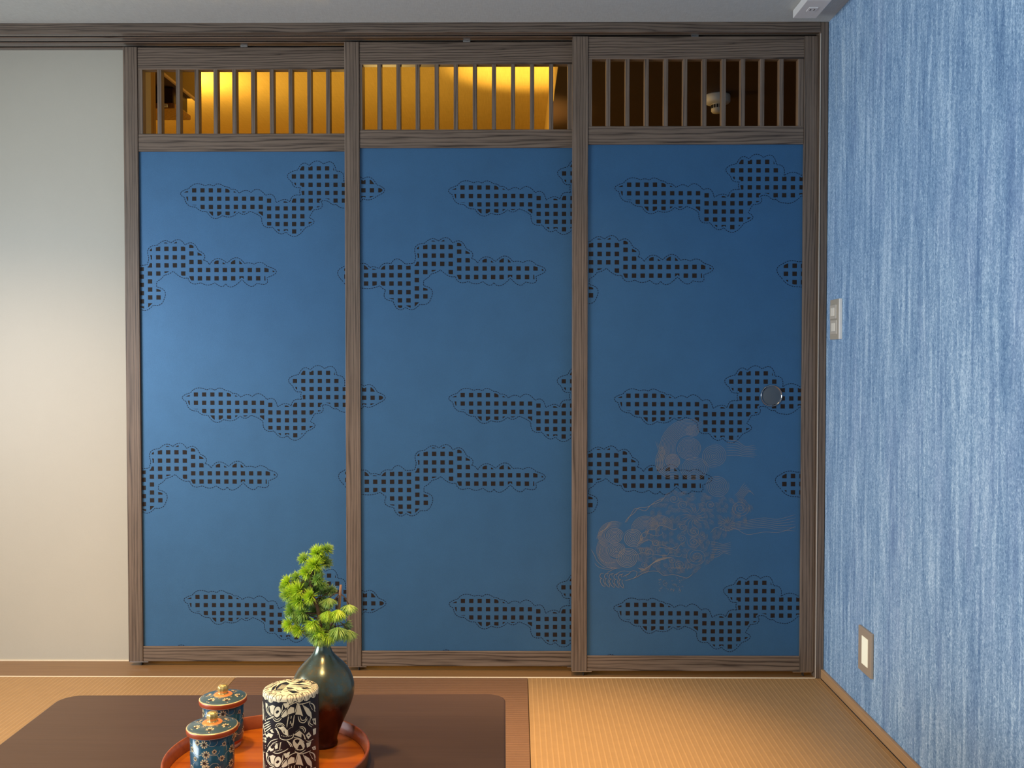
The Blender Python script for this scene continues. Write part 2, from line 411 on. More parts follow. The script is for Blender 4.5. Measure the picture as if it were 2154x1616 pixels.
def cloud_shapes(C, cells, k, ox, oy):
    """returns (squares, dashes) in metres around the cloud's tip"""
    P = outline(C); Q = inset(P, 18)
    sq = []
    for x, y in cells:
        c = clip(Q, x-20, x+20, y-20, y+20)
        if len(c) > 2 and abs(parea(c)) > 90:
            d = []
            for q in c:
                if not d or math.hypot(q[0]-d[-1][0], q[1]-d[-1][1]) > .6: d.append(q)
            if len(d) > 2: sq.append([((a-ox)*k, -(b-oy)*k) for a, b in d])
    da = []
    P2 = P+[P[0]]; acc = 0; on = True; seg = [P2[0]]
    for a, b in zip(P2, P2[1:]):
        L = math.hypot(b[0]-a[0], b[1]-a[1]); pos = 0
        while L-pos > 1e-9:
            need = (15 if on else 7)-acc; st = min(need, L-pos); pos += st; acc += st
            q = (a[0]+(b[0]-a[0])*pos/L, a[1]+(b[1]-a[1])*pos/L)
            if on: seg.append(q)
            if acc >= (15 if on else 7)-1e-9:
                if on: da.append(seg)
                on = not on; acc = 0; seg = [q]
    dq = []
    for s in da:
        a, b = s[0], s[-1]; dx, dy = b[0]-a[0], b[1]-a[1]; L = math.hypot(dx, dy)
        if L < 2: continue
        nx, ny = -dy/L*2.9, dx/L*2.9
        dq.append([((u-ox)*k, -(v-oy)*k) for u, v in ((a[0]+nx, a[1]+ny), (b[0]+nx, b[1]+ny), (b[0]-nx, b[1]-ny), (a[0]-nx, a[1]-ny))])
    return sq, dq
SHA = cloud_shapes(CA, cells_A(), .0003425, 80, 375)
SHB = cloud_shapes(CB, cells_B(), .0003522, 1930, 430)
def poly_xz(bm, P, y, mi):
    if len(P) < 3 or abs(parea(P)) < 1e-8: return
    if parea(P) < 0: P = P[::-1]
    vs = [bm.verts.new((a, y, b)) for a, b in P]
    try: f = bm.faces.new(vs); f.material_index = mi
    except ValueError: pass
def ribbon_xz(bm, pts, wd, y, mi, taper=True):
    n = len(pts); L = []; R = []
    for i, p in enumerate(pts):
        a, b = pts[max(i-1, 0)], pts[min(i+1, n-1)]; dx, dz = b[0]-a[0], b[1]-a[1]; l = math.hypot(dx, dz) or 1
        h = wd/2*(min(1, .25+min(i, n-1-i)/3) if taper else 1)
        L.append(bm.verts.new((p[0]-dz/l*h, y, p[1]+dx/l*h))); R.append(bm.verts.new((p[0]+dz/l*h, y, p[1]-dx/l*h)))
    for i in range(n-1):
        f = bm.faces.new((L[i], R[i], R[i+1], L[i+1])); f.material_index = mi

# ------------------------------------------------------------------ gold guardian-lion line drawing (right panel)
def lion(bm, y):
    Y = [y]
    def rib(P, wd):
        Y[0] -= 1.2e-6; ribbon_xz(bm, P, wd*.82, Y[0], 3)
    sx = 1/667.3
    def W_(u, v): return (.2336+(u-1245.6)*sx*.9995, 1.6809-(v-303)*sx)      # design unit -> panel metres
    def line(pts, wd=.0013, n=6):
        P = [pts[0]]
        out = []
        for i in range(len(pts)-1):                     # Catmull-Rom
            p0, p1, p2, p3 = pts[max(i-1, 0)], pts[i], pts[i+1], pts[min(i+2, len(pts)-1)]
            for k in range(n):
                t = k/n
                out.append(tuple(.5*((2*p1[j])+(-p0[j]+p2[j])*t+(2*p0[j]-5*p1[j]+4*p2[j]-p3[j])*t*t+(-p0[j]+3*p1[j]-3*p2[j]+p3[j])*t**3) for j in (0, 1)))
        out.append(pts[-1]); rib([W_(*q) for q in out], wd)
    def spiral(cx, cy, r, turns, a0=0, d=1, sq=1.0, wd=.0017, arms=2):
        for m in range(arms):
            pts = []
            n = int(turns*20)
            for k in range(n+1):
                t = k/n; a = a0+2*pi*m/arms+d*2*pi*turns*t; rr = r*t
                pts.append((cx+rr*cos(a), cy+rr*sin(a)*sq))
            rib([W_(*q) for q in pts], wd)
    def arcs(cx, cy, r0, r1, n, a0, a1, wd=.0012, sq=1.0):
        for k in range(n):
            r = r0+(r1-r0)*k/max(1, n-1)
            rib([W_(cx+r*cos(a0+(a1-a0)*t/14), cy+r*sin(a0+(a1-a0)*t/14)*sq) for t in range(15)], wd)
    c3 = lambda u, v: (1240+u/8.285, 1060+v/8.285)
    c2 = lambda u, v: (1220+u/3.99, 840+v/3.99)
    c4 = lambda u, v: (1370+u/8.975, 860+v/8.975)
    # lower mane spirals
    x, z = c3(690, 940); spiral(x, z, 24, 3.4, 1.0, 1, .92)
    x, z = c3(485, 800); spiral(x, z, 20, 3.0, 2.2, -1, .9); arcs(x, z, 21, 41, 9, radians(70), radians(225), sq=.97)
    x, z = c3(790, 590); spiral(x, z, 22, 3.0, .5, -1, .9)
    x, z = c3(455, 550); spiral(x, z, 20, 3.0, 0, 1, .85); arcs(x, z, 21, 34, 6, radians(120), radians(300), sq=.9)
    x, z = c3(1000, 450); arcs(x, z, 5, 30, 10, radians(170), radians(370))
    x, z = c3(1270, 400); arcs(x, z, 6, 25, 8, radians(185), radians(365))
    for u, v, r, tn in ((1650,400,10,2),(1640,600,9,2),(1190,665,8,2),(1860,650,16,2.5),(1900,920,23,3.2),(1060,850,12,2),(1590,1060,10,2),(975,1065,9,2),(1480,980,8,1.6),(1850,470,14,2.2)):
        x, z = c3(u, v); spiral(x, z, r, tn, random.random()*6, 1, .9, .0010, 1)
    # tail and back spirals
    x, z = c4(430, 970); spiral(x, z, 17, 3.2, 1.2, 1, .95); arcs(x, z, 19, 36, 6, radians(60), radians(250))
    x, z = c4(740, 730); spiral(x, z, 27, 4.4, 0, -1, .9, .0010); arcs(x, z, 30, 62, 12, radians(150), radians(300), .0010)
    x, z = c4(840, 1110); spiral(x, z, 30, 4.0, .4, 1, .85, .0010)
    x, z = c4(1215, 870); spiral(x, z, 27, 3.6, 2, -1, .95, .0010)
    x, z = c4(800, 390); spiral(x, z, 16, 2.6, 2, 1, .8, .0009)
    x, z = c4(1280, 1450); spiral(x, z, 25, 3.4, 2, -1, .95, .0010)
    for u, v, r, tn in ((1360,910,24,3.2),(1110,880,14,2),(880,880,14,2.2),(800,830,13,2)):
        x, z = c2(u, v); spiral(x, z, r*.85, tn, random.random()*6, -1, .9, .0010, 1)
    # radiating swirls on the back
    for cu, cv, rr in ((970, 975, 110), (1250, 1045, 80), (1000, 1160, 70)):
        for k in range(16):
            a = 2*pi*k/16
            line([c2(cu+cos(a)*rr*.18, cv+sin(a)*rr*.18), c2(cu+cos(a+.25)*rr*.6, cv+sin(a+.25)*rr*.55), c2(cu+cos(a+.05)*rr, cv+sin(a+.05)*rr*.85)], .0010, 4)
    # flame tufts
    for k in range(7):
        line([c2(1240, 330+k*22), c2(1330, 340+k*20), c2(1400, 385+k*14), c2(1480+10*(k % 3), 375+k*17)], .0010)
        line([c2(1310+k*10, 800+k*8), c2(1345+k*10, 770+k*4), c2(1370+k*12, 730+k*6), c2(1400+k*13, 690+k*18)], .0010, 5)
        line([c2(1110, 1190+k*22), c2(1170, 1200+k*20), c2(1220, 1215+k*12), c2(1285, 1195+k*18)], .0010, 5)
        line([c3(140+k*22, 610-k*4), c3(190+k*20, 500-k*6), c3(300+k*16, 420-k*10), c3(375+k*14, 300+k*5)], .0011, 5) if k < 4 else None
        line([c4(150+k*26, 1180+k*8), c4(110+k*30, 1000), c4(170+k*26, 820-k*8), c4(100+k*34, 590+k*22)], .0010, 5) if k < 5 else None
    for k in range(6):
        line([c2(1290, 1030+k*12), c2(1430, 1010+k*14), c2(1560, 990+k*16), c2(1680, 1000+k*18), c2(1830, 960+k*28)], .0010)
    line([c2(1110, 1120), c2(1160, 1070), c2(1250, 1100), c2(1320, 1080), c2(1420, 1130), c2(1560, 1110), c2(1700, 1110), c2(1830, 1060)], .0012)
    line([c3(50, 790), c3(110, 900), c3(160, 1000), c3(300, 1110), c3(480, 1100)]); line([c3(110, 1030), c3(180, 1100), c3(330, 1140), c3(470, 1110)])
    line([c3(220, 770), c3(190, 880), c3(220, 960), c3(330, 1030), c3(490, 1010)])
    # back contour, brow, muzzle, jaw
    line([c3(640, 320), c3(700, 230), c3(800, 150), c3(880, 60), c3(1000, 50), c3(1080, 20), c3(1190, -60), c3(1330, -110)], .0016)
    line([c2(740, 790), c2(690, 850), c2(610, 880), c2(560, 930), c2(480, 910), c2(440, 960), c2(400, 1030)], .0014)
    line([c3(850, 740), c3(930, 610), c3(1010, 560), c3(1060, 450), c3(1180, 430), c3(1250, 370), c3(1370, 390), c3(1480, 440), c3(1560, 420)], .0016)
    line([c3(950, 640), c3(920, 590), c3(960, 500), c3(1060, 470)], .0014)
    line([c3(1040, 500), c3(1130, 540), c3(1230, 550), c3(1300, 510), c3(1290, 470)], .0012)
    line([c3(860, 700), c3(960, 660), c3(1050, 620), c3(1120, 650), c3(1150, 720), c3(1300, 710), c3(1420, 760), c3(1540, 800), c3(1600, 720), c3(1700, 650)], .0015)
    line([c3(1170, 740), c3(1200, 820), c3(1250, 760), c3(1400, 770), c3(1500, 760), c3(1560, 730)], .0012)
    line([c3(780, 880), c3(860, 880), c3(950, 850), c3(1100, 870), c3(1260, 890), c3(1390, 890), c3(1420, 850), c3(1480, 850)], .0013)
    line([c3(1410, 900), c3(1500, 900), c3(1600, 920), c3(1650, 860)], .0012)
    for k in range(7):
        line([c3(880+k*24, 1200+k*4), c3(1000+k*20, 1130-k*14), c3(1150+k*20, 1030-k*14), c3(1330+k*30, 960-k*6)], .0011, 5)
        line([c3(1380+k*60, 1160), c3(1420+k*55, 1110), c3(1500+k*52, 1120), c3(1480+k*56, 1040)], .0009, 4)
        line([c3(820+k*34, 800+k*4), c3(850+k*34, 760), c3(900+k*34, 790), c3(880+k*34, 850)], .0009, 4)
    for k in range(9):
        line([c3(1230+k*24, 640), c3(1222+k*24, 670), c3(1236+k*24, 700)], .0009, 3)
        line([c3(860+k*8, 1110+k*6), c3(900+k*8, 1130), c3(930+k*10, 1170)], .0009, 3)
    # small nested curls filling the body
    body = [c2(*q) for q in ((740,790),(1000,800),(1300,810),(1440,900),(1400,1050),(1250,1110),(1150,1160),(1130,1300),(1000,1420),(760,1440),(560,1400),(500,1210),(600,1010),(640,900))]
    def inside(x, z):
        c = False
        for i in range(len(body)):
            (x1, y1), (x2, y2) = body[i-1], body[i]
            if (y1 > z) != (y2 > z) and x < (x2-x1)*(z-y1)/(y2-y1)+x1: c = not c
        return c
    rr = random.Random(5)
    for gx in range(1330, 1600, 13):
        for gz in range(1030, 1215, 12):
            x, z = gx+rr.uniform(-4, 4), gz+rr.uniform(-4, 4)
            if not inside(x, z): continue
            a = math.atan2(z-1130, x-1450)+rr.uniform(-.7, .7)
            for k in range(4):
                r = 2.5+2.4*k; rib([W_(x+r*cos(a+t*.42-1.0), z+r*sin(a+t*.42-1.0)) for t in range(6)], .0009)
    # fore leg and claws
    line([c3(640, 1340), c3(760, 1310), c3(860, 1270), c3(960, 1210), c3(1100, 1170), c3(1230, 1180), c3(1330, 1250), c3(1480, 1230), c3(1640, 1270), c3(1740, 1290), c3(1840, 1210)], .0016)
    line([c3(600, 1270), c3(700, 1230), c3(760, 1170), c3(850, 1180), c3(840, 1260), c3(770, 1310)], .0015)
    line([c3(330, 1200), c3(420, 1150), c3(510, 1110)], .0015); line([c3(480, 1230), c3(600, 1170), c3(740, 1180)], .0013)
    for k in range(5):
        u = 220+k*82; v = 1230+k*5
        line([c3(u+60, v-20), c3(u, v-10), c3(u-15, v+50), c3(u+30, v+80)], .0016, 5)
        line([c3(u+20, v+60), c3(u-10, v+110), c3(u+20, v+180), c3(u+70, v+225)], .0016, 5)
        line([c3(u+60, v+70), c3(u+45, v+120), c3(u+70, v+170), c3(u+75, v+225)], .0014, 5)
        line([c3(u+150, v-30), c3(u+110, v), c3(u+130, v+40)], .0012, 4)
    for k in range(40):                                  # curls under the belly
        u, v = 1250+random.random()*420, 1290+random.random()*240; r = 12+random.random()*22; a = random.random()*6
        line([c3(u+r*cos(a), v+r*sin(a)), c3(u+r*cos(a+1.3), v+r*sin(a+1.3)), c3(u+r*.8*cos(a+2.6), v+r*.8*sin(a+2.6))], .0009, 3)

# ------------------------------------------------------------------ sliding doors
TH = .033
def door(name, x0, x1, yf, op, slats, zz, label, s_off, lstile, rstile, extra=None, tipx=0):
    """zz: top, lattice top, lattice bottom, panel top, panel bottom, door bottom"""
    zt, l1, l0, p1, p0, zb = zz
    R = empty(name, ((x0+x1)/2, yf+TH/2, zb), label, 'sliding door', 'blue sliding doors', 'structure')
    y0, y1 = yf, yf+TH
    def stile(a, b):
        bm = Box(a, b, y0, y1, zb, zt, bev=.0016, seg=2); return obj('stile', bm, wood_z, R)
    a, b = x0+lstile, x1-rstile
    stile(x0, a); stile(b, x1)
    # rounded inner bead of each stile along the opening
    obj('top_rail', Box(a, b, y0+.003, y1-.002, l1+.0, zt-.0005, bev=.001), wood_x, R)
    obj('middle_rail', Box(a, b, y0+.003, y1-.002, p1, l0, bev=.001), wood_x, R)
    obj('bottom_rail', Box(a, b, y0+.003, y1-.002, zb+.0005, p0, bev=.001), wood_x, R)
    # lattice frame (thin inner liner) and bars
    bm = bmesh.new()
    box(bm, a, op[0], y0+.004, y1-.003, l0-.006, l1+.012, bev=.0008); box(bm, op[1], b, y0+.004, y1-.003, l0-.006, l1+.012, bev=.0008)
    obj('lattice_frame', bm, wood_z, R)
    for s in slats:
        obj('lattice_bar', Box(s-.0066, s+.0066, y0+.004, y1-.003, l0-.001, l1+.001, bev=.0006), wood_z, R)
    # papered panel with its printed pattern
    bm = Box(a, b, y0+.009, y1-.006, p0, p1, mi=0)
    e = .0007; fy = y0+.009-.0003
    for rep in (-1, 0, 1):
        for zc in (1.548, .884, .2185):
            for sh, ox, oz in ((SHA, tipx, 0), (SHB, tipx+.3105, -.256)):
                for P in sh[0]: poly_xz(bm, clip([(u+ox+rep*.858, v+oz+zc) for u, v in P], a+e, b-e, p0+e, p1-e), fy, 1)
                for P in sh[1]: poly_xz(bm, clip([(u+ox+rep*.858, v+oz+zc) for u, v in P], a+e, b-e, p0+e, p1-e), fy, 2)
    if extra: extra(bm, fy-.0002)
    obj('panel', bm, [panel_blue, print_dark, print_dash, gold_ink], R)
    # hardware: floor guides, top pins
    for cx in (x0+.034, x1-.034):
        pl = obj('corner_plate', Box(cx-.032, cx+.030, y0+.002, y1-.004, zb-.0022, zb-.0001), metal, R)
        obj('floor_guide', Box(cx+.002, cx+.005, (y0+y1)/2-.008, (y0+y1)/2+.008, -.0004, zb-.0022), dark_plastic, R)
    obj('top_pin', Box((x0+x1)/2-.012, (x0+x1)/2+.012, (y0+y1)/2-.004, (y0+y1)/2+.004, zt-.0005, 2.036, bev=.001), metal, R)
    return R
YL, YM, YR = 3.0046, 2.9596, 2.9146
P_ = .0609
dl = door('door_1', -1.2760, -.4980, YL, (-1.2141, -.5600), [-1.1600+.0608*k for k in range(10)], (2.0160, 1.9440, 1.7380, 1.6806, .0641, .0140),
     'leftmost blue sliding door, farthest back, between the beige wall and the middle door', 0, .0465, .0465, tipx=-1.0955)
dm = door('door_2', -.5512, .2268, YM, (-.4945, .1595), [-.4399+.0608*k for k in range(10)], (2.0160, 1.9450, 1.7389, 1.6809, .0641, .0146),
     'middle blue sliding door with gold light behind its lattice', 0, .0475, .0475, tipx=-.2205)
dr = door('door_3', .1725, .9400, YR, (.2334, .8783), [.2841+.0602*k for k in range(10)], (2.0160, 1.9460, 1.7376, 1.6809, .0646, .0155),
     'right blue sliding door with round pull and faint gold lion drawing', 0, .0485, .0440, extra=lion, tipx=.3065)
# round recessed pull on the right door
bm = bmesh.new(); hx, hz = .8026, .8918; fy = YR+.009
prof = [(.0, .0018), (.026, .0018), (.0305, .0008), (.0315, -.0020), (.0330, -.0030), (.0345, -.0012), (.0345, .0)]
rings = [[bm.verts.new((hx+r*cos(2*pi*i/48), fy+d-.0006, hz+r*sin(2*pi*i/48))) for i in range(48)] if r else [bm.verts.new((hx, fy+d-.003, hz))] for r, d in prof]
rings[0][0].co.y = fy-.0012
for v in rings[1]: v.co.y = fy-.0012
for k in range(len(rings)-1):
    for i in range(48):
        j = (i+1) % 48
        f = bm.faces.new((rings[0][0], rings[1][i], rings[1][j])) if k == 0 else bm.faces.new((rings[k][i], rings[k+1][i], rings[k+1][j], rings[k][j]))
        f.material_index = 0 if k < 2 else 1; f.smooth = True
bmesh.ops.recalc_face_normals(bm, faces=bm.faces)
obj('round_pull', bm, [plain('pull_dish', (.075, .095, .115), .42, .2), plain('pull_rim', (.30, .31, .33), .16, 1)], dr)

# ------------------------------------------------------------------ wall fittings
plate_grey = plain('warm_grey_plate', (.42, .38, .30), .4)
plate_light = plain('pale_button', (.82, .78, .66), .35)
sw = empty('light_switch', (W, 2.805, 1.127), 'grey switch plate with two pale buttons at mid height on the blue wall', 'light switch')
obj('plate', Box(W-.009, W-.0003, 2.770, 2.845, 1.067, 1.188, bev=.0010, seg=2), plate_grey, sw)
obj('lit_side_edge', Box(W-.0088, W-.0003, 2.7620, 2.7699, 1.067, 1.188, bev=.0012, seg=2), plain('lit_edge_white', (.85, .83, .76), .3), sw)  # white piece added, its colour stands for the brightly lit plate edge
for zc, dx in ((1.150, .0035), (1.104, .0015)):
    r = obj('rocker', Box(W-.009-dx, W-.006, 2.783, 2.838, zc-.0215, zc+.0215, bev=.001), plain('rocker_grey', (.52, .48, .40), .4), sw)
    obj('button', Box(W-.0105-dx, W-.008, 2.797, 2.826, zc-.0125, zc+.0125, bev=.0006), plate_light, r)
nl = empty('foot_light', (W, 2.54, .20), 'low wall plate with a cream lens just above the skirting', 'foot light')
obj('plate', Box(W-.008, W-.0003, 2.496, 2.590, .1365, .2600, bev=.0014, seg=2), plain('foot_plate', (.40, .32, .235), .4), nl)
obj('lens', Box(W-.0090, W-.006, 2.519, 2.562, .1600, .2380, bev=.0005), plain('foot_lens', (.86, .84, .66), .3, emit=(1, .97, .72), es=.32), nl)
co = empty('ceiling_socket', (.865, 2.735, CZ), 'white rectangular surface box on the ceiling near the right corner', 'ceiling socket')
white = plain('white_plastic', (.78, .78, .76), .35)
obj('housing', Box(.827, .897, 2.668, 2.809, CZ-.024, CZ-.0003, bev=.0016, seg=2), white, co)
fr = obj('outlet', Box(.849, .876, 2.722, 2.752, CZ-.0256, CZ-.0235, bev=.0006), white, co)
bm = bmesh.new()
for x in (.857, .868): box(bm, x-.0012, x+.0012, 2.731, 2.743, CZ-.0261, CZ-.0254)
obj('slots', bm, plain('slot_dark', (.03, .03, .03), .6), fr)

# ------------------------------------------------------------------ things in the hall
sd = empty('smoke_detector', (.826, 3.85, 2.10), 'white round smoke detector on the dark ceiling behind the right lattice', 'smoke detector')
cx, cy = .826, 3.85
obj('base', lathe(bmesh.new(), (cx, cy), [(0, 2.0995), (.050, 2.0995), (.052, 2.094), (.052, 2.072), (.047, 2.066), (.030, 2.062), (0, 2.062)], 40), white, sd, True)
obj('sensor_cap', lathe(bmesh.new(), (cx, cy), [(.024, 2.0622), (.026, 2.044), (.026, 2.034), (.021, 2.028), (0, 2.027)], 32), plain('cap_white', (.7, .66, .58), .4), sd, True)
bm = bmesh.new()
for k in range(14):
    a = 2*pi*k/14; b2 = bmesh.new(); box(b2, -.0036, .0036, -.001, .001, 2.044, 2.058)
    bmesh.ops.transform(b2, matrix=Matrix.Translation((cx+.0262*cos(a), cy+.0262*sin(a), 0)) @ Matrix.Rotation(a+pi/2, 4, 'Z'), verts=b2.verts); merge(bm, b2)
obj('vents', bm, plain('vent_black', (.01, .01, .01), .7), sd)
dk = plain('dark_brown_cabinet', (.030, .012, .010), .35)
hb = empty('wall_cabinet', (-1.62, 3.80, 1.985), 'dark brown boxy fitting high in the hall behind the left lattice', 'cabinet')
obj('body', Box(-1.90, -1.378, 3.72, 3.88, 2.030, 2.0995, bev=.004), dk, hb)
obj('base_board', Box(-1.92, -1.366, 3.70, 3.885, 2.008, 2.0295, bev=.003), hall_wood, hb)
obj('latch', Box(-1.415, -1.392, 3.69, 3.6995, 2.012, 2.024, bev=.001), plain('pale_latch', (.75, .75, .65), .3), hb)
struct('trim_5', Box(-1.353, -1.343, 3.30, 3.89, 2.090, 2.0995, bev=.001), plain('pale_batten', (.50, .33, .18), .5), 'pale batten along the edge of the hall ceiling recess', 'batten')

# ------------------------------------------------------------------ low table
TZ = .365
tb = empty('low_table', (-.435, 1.27, 0), 'low dark brown wooden table with rounded corners, bottom left, holding the tray', 'table')
Rz = Matrix.Translation((-.435, 1.27, 0)) @ Matrix.Rotation(radians(.9), 4, 'Z') @ Matrix.Translation((.435, -1.27, 0))
def rrect(x0, x1, y0, y1, r, n=10):
    P = []
    for cx_, cy_, a0 in ((x1-r, y0+r, -90), (x1-r, y1-r, 0), (x0+r, y1-r, 90), (x0+r, y0+r, 180)):
        for k in range(n+1):
            a = radians(a0+90*k/n); P.append((cx_+r*cos(a), cy_+r*sin(a)))
    return P
def slab(P, z0, z1, be=.003):
    bm = bmesh.new(); rs = []
    c = (sum(p[0] for p in P)/len(P), sum(p[1] for p in P)/len(P))
    for z, k in ((z0, be), (z0+be, 0), (z1-be, 0), (z1-be*.3, be*.3), (z1, be)):
        rs.append([bm.verts.new((p[0]-(1 if p[0] > c[0] else -1)*k, p[1]-(1 if p[1] > c[1] else -1)*k, z)) for p in P])
    for a, b in zip(rs, rs[1:]):
        for i in range(len(P)): bm.faces.new((a[i], a[(i+1) % len(P)], b[(i+1) % len(P)], b[i]))
    bm.faces.new(rs[0][::-1]); bm.faces.new(rs[-1]); bmesh.ops.recalc_face_normals(bm, faces=bm.faces)
    return bm
TX0, TX1, TY0, TY1 = -.855, -.0155, .82, 1.7465
def rot(bm): bmesh.ops.transform(bm, matrix=Rz, verts=bm.verts); return bm
obj('tabletop', rot(slab(rrect(TX0, TX1, TY0, TY1, .035), TZ-.032, TZ)), table_wood, tb)
for xa in (TX0+.05, TX1-.11):
    for ya in (TY0+.05, TY1-.11):
        obj('leg', rot(Box(xa, xa+.06, ya, ya+.06, 0, TZ-.0325, bev=.004)), table_wood, tb)
for ya in (TY1-.09, TY0+.07): obj('apron', rot(Box(TX0+.1105, TX1-.1105, ya, ya+.02, TZ-.09, TZ-.0325)), table_wood, tb)

# ------------------------------------------------------------------ tray
FZ = .372; TC = (-.3885, 1.4250); TR = -.0040
tr = empty('round_tray', (*TC, TZ), 'round orange wooden tray on the low table holding the cups and vase', 'tray')
obj('base', lathe(bmesh.new(), TC, [(0, TZ+.0002), (.146, TZ+.0002), (.1495, FZ-.0005), (.1485, FZ), (0, FZ)], 96), tray_wood, tr)
obj('rim', lathe(bmesh.new(), TC, [(r+TR, z) for r, z in ((.1527, TZ+.0004), (.1575, TZ+.003), (.1610, .3905), (.1603, .3925), (.1585, .3930), (.1570, .3920), (.1540, .3725), (.1527, TZ+.0004))], 96),
    wood('tray_rim_wood', 'x', (.34, .085, .025), (.17, .038, .012), bands=.3, contrast=.5, rough=.3), tr, True)

# ------------------------------------------------------------------ surface decoration helpers
def on_cyl(c, r, th, z, off=.0): return (c[0]+(r+off)*sin(th), c[1]-(r+off)*cos(th), z)
def deco_poly(bm, P, mapf, mi):
    vs = [bm.verts.new(mapf(*p)) for p in P]
    try: f = bm.faces.new(vs); f.material_index = mi
    except ValueError: pass
def deco_stroke(bm, pts, wd, mapf, mi, sub=4, close=False):
    out = []
    if len(pts) > 2:
        for i in range(len(pts)-1):
            p0, p1, p2, p3 = pts[max(i-1, 0)], pts[i], pts[i+1], pts[min(i+2, len(pts)-1)]
            for k in range(sub):
                t = k/sub
                out.append(tuple(.5*((2*p1[j])+(-p0[j]+p2[j])*t+(2*p0[j]-5*p1[j]+4*p2[j]-p3[j])*t*t+(-p0[j]+3*p1[j]-3*p2[j]+p3[j])*t**3) for j in (0, 1)))
        out.append(pts[-1])
    else:
        out = [(pts[0][0]+(pts[1][0]-pts[0][0])*k/4, pts[0][1]+(pts[1][1]-pts[0][1])*k/4) for k in range(5)]
    n = len(out); L = []; R = []
    for i, p in enumerate(out):
        a, b = out[max(i-1, 0)], out[min(i+1, n-1)]; dx, dy = b[0]-a[0], b[1]-a[1]; l = math.hypot(dx, dy) or 1
        h = wd/2*min(1, .45+.3*min(i, n-1-i))
        L.append(bm.verts.new(mapf(p[0]-dy/l*h, p[1]+dx/l*h))); R.append(bm.verts.new(mapf(p[0]+dy/l*h, p[1]-dx/l*h)))
    for i in range(n-1):
        f = bm.faces.new((L[i], R[i], R[i+1], L[i+1])); f.material_index = mi
def fix_out(bm, c):   # nothing to flip: materials are two sided
    pass

# ------------------------------------------------------------------ lidded tea cups
m_teal = plain('teal_glaze', (.014, .080, .125), .24, coat=.3)
m_teal_l = plain('teal_lid_glaze', (.050, .098, .115), .30, coat=.3)
m_red = plain('red_orange_band', (.42, .075, .022), .35)
m_pet = plain('cream_petals', (.80, .62, .33), .35)
m_eye = plain('dark_flower_centre', (.05, .028, .018), .4)
m_scroll = plain('pale_scroll_line', (.50, .52, .40), .4)
m_white = plain('porcelain', (.78, .75, .70), .25)
m_gold = plain('gold_knob', (.78, .56, .20), .28, .7)
m_or = plain('orange_ring', (.72, .26, .07), .32)
def flower(bm, u, v, s, mapf, sq=1.0, n=9):
    for k in range(n):
        a = 2*pi*k/n
        P = []
        for rr, da in ((.36, -.10), (.72, -.25), (.98, -.16), (1.0, .16), (.72, .25), (.36, .10)):
            P.append((u+s*rr*cos(a+da), v+s*rr*sin(a+da)*sq))
        deco_poly(bm, P, lambda x, y: mapf(x, y, .00022), 1)
    deco_poly(bm, [(u+s*.36*cos(2*pi*k/10), v+s*.36*sin(2*pi*k/10)*sq) for k in range(10)], lambda x, y: mapf(x, y, .00034), 2)
def make_cup(c, label):
    R = empty('lidded_teacup', (*c, FZ), label, 'teacup', 'lidded teacups on the tray')
    bm = lathe(bmesh.new(), c, [(0, FZ+.003), (.025, FZ+.003), (.0255, FZ+.0002), (.0275, FZ+.0002), (.0283, FZ+.004), (.0305, FZ+.0075), (.0317, FZ+.013), (.0320, FZ+.020), (.0320, .4425), (.0302, .4428), (.0295, .43), (.028, FZ+.02), (0, FZ+.012)], 64,
              [4, 4, 4, 4, 4, 3, 0, 0, 4, 4, 4, 4])
    rnd = random.Random(3)
    mp = lambda th, z, o=0: on_cyl(c, .0320, th/.032, z, .00015+o)
    k = 0
    for row, z in enumerate((.434, .421, .409, .397)):
        for j in range(8):
            th = (j*2*pi/8+(row % 2)*.4+rnd.uniform(-.1, .1))*.034
            s = (.0060, .0036, .0065, .0045)[(row+j) % 4]
            flower(bm, th, z+rnd.uniform(-.003, .003), s, mp)
            r = .0065+.002*rnd.random(); a0 = rnd.uniform(0, 6)
            deco_stroke(bm, [(th+.012+r*cos(a0+t*.55), z+.003+r*.85*sin(a0+t*.55)) for t in range(6)], .0006, mp, 5)
    obj('body', bm, [m_teal, m_pet, m_eye, m_red, m_white, m_scroll], R)
    # lid
    bm = lathe(bmesh.new(), c, [(0, .4427), (.0366, .4427), (.0376, .4437), (.0378, .4488), (.0375, .4504), (.0360, .4513), (.030, .4530), (.0150, .4556), (.0140, .4566), (.010, .4570), (.0075, .4576), (0, .4578)], 64,
              [4, 4, 3, 3, 6, 0, 0, 7, 7, 7, 7])
    def ml(x, y, o=0):
        r = math.hypot(x, y); z = .4512+(.0360-r)/.0210*.0043
        return (c[0]+x, c[1]-y, z+.00025+o)
    for j in range(6):
        a = j*2*pi/6+.35
        flower(bm, .0258*cos(a), .0258*sin(a), .0068, ml)
        a2 = a+pi/6
        deco_stroke(bm, [(.026*cos(a2)+.0048*cos(t*.6+a), .026*sin(a2)+.0048*sin(t*.6+a)) for t in range(7)], .0006, ml, 5)
        flower(bm, .0180*cos(a2), .0180*sin(a2), .0020, ml, n=5)
    lid = obj('lid', bm, [m_teal_l, m_pet, m_eye, m_red, m_white, m_scroll, plain('gold_rim_line', (.80, .60, .28), .3, .3), m_or], R)
    kn = lathe(bmesh.new(), c, [(.0086, .4570), (.0072, .4582), (.0070, .4592), (.0079, .4618), (.0083, .4650), (.0079, .4680), (.0066, .4704), (.0042, .4718), (0, .4722)], 48, flute=(8, .05))
    obj('knob', kn, m_gold, lid)
    return R
cup = make_cup((-.4605, 1.380), 'teal flowered teacup with gold knob, the nearer and lower left of two')
def copy_tree(o, parent=None):
    c = o.copy(); COL.objects.link(c); c.parent = parent
    for ch in list(o.children): copy_tree(ch, c)
    return c
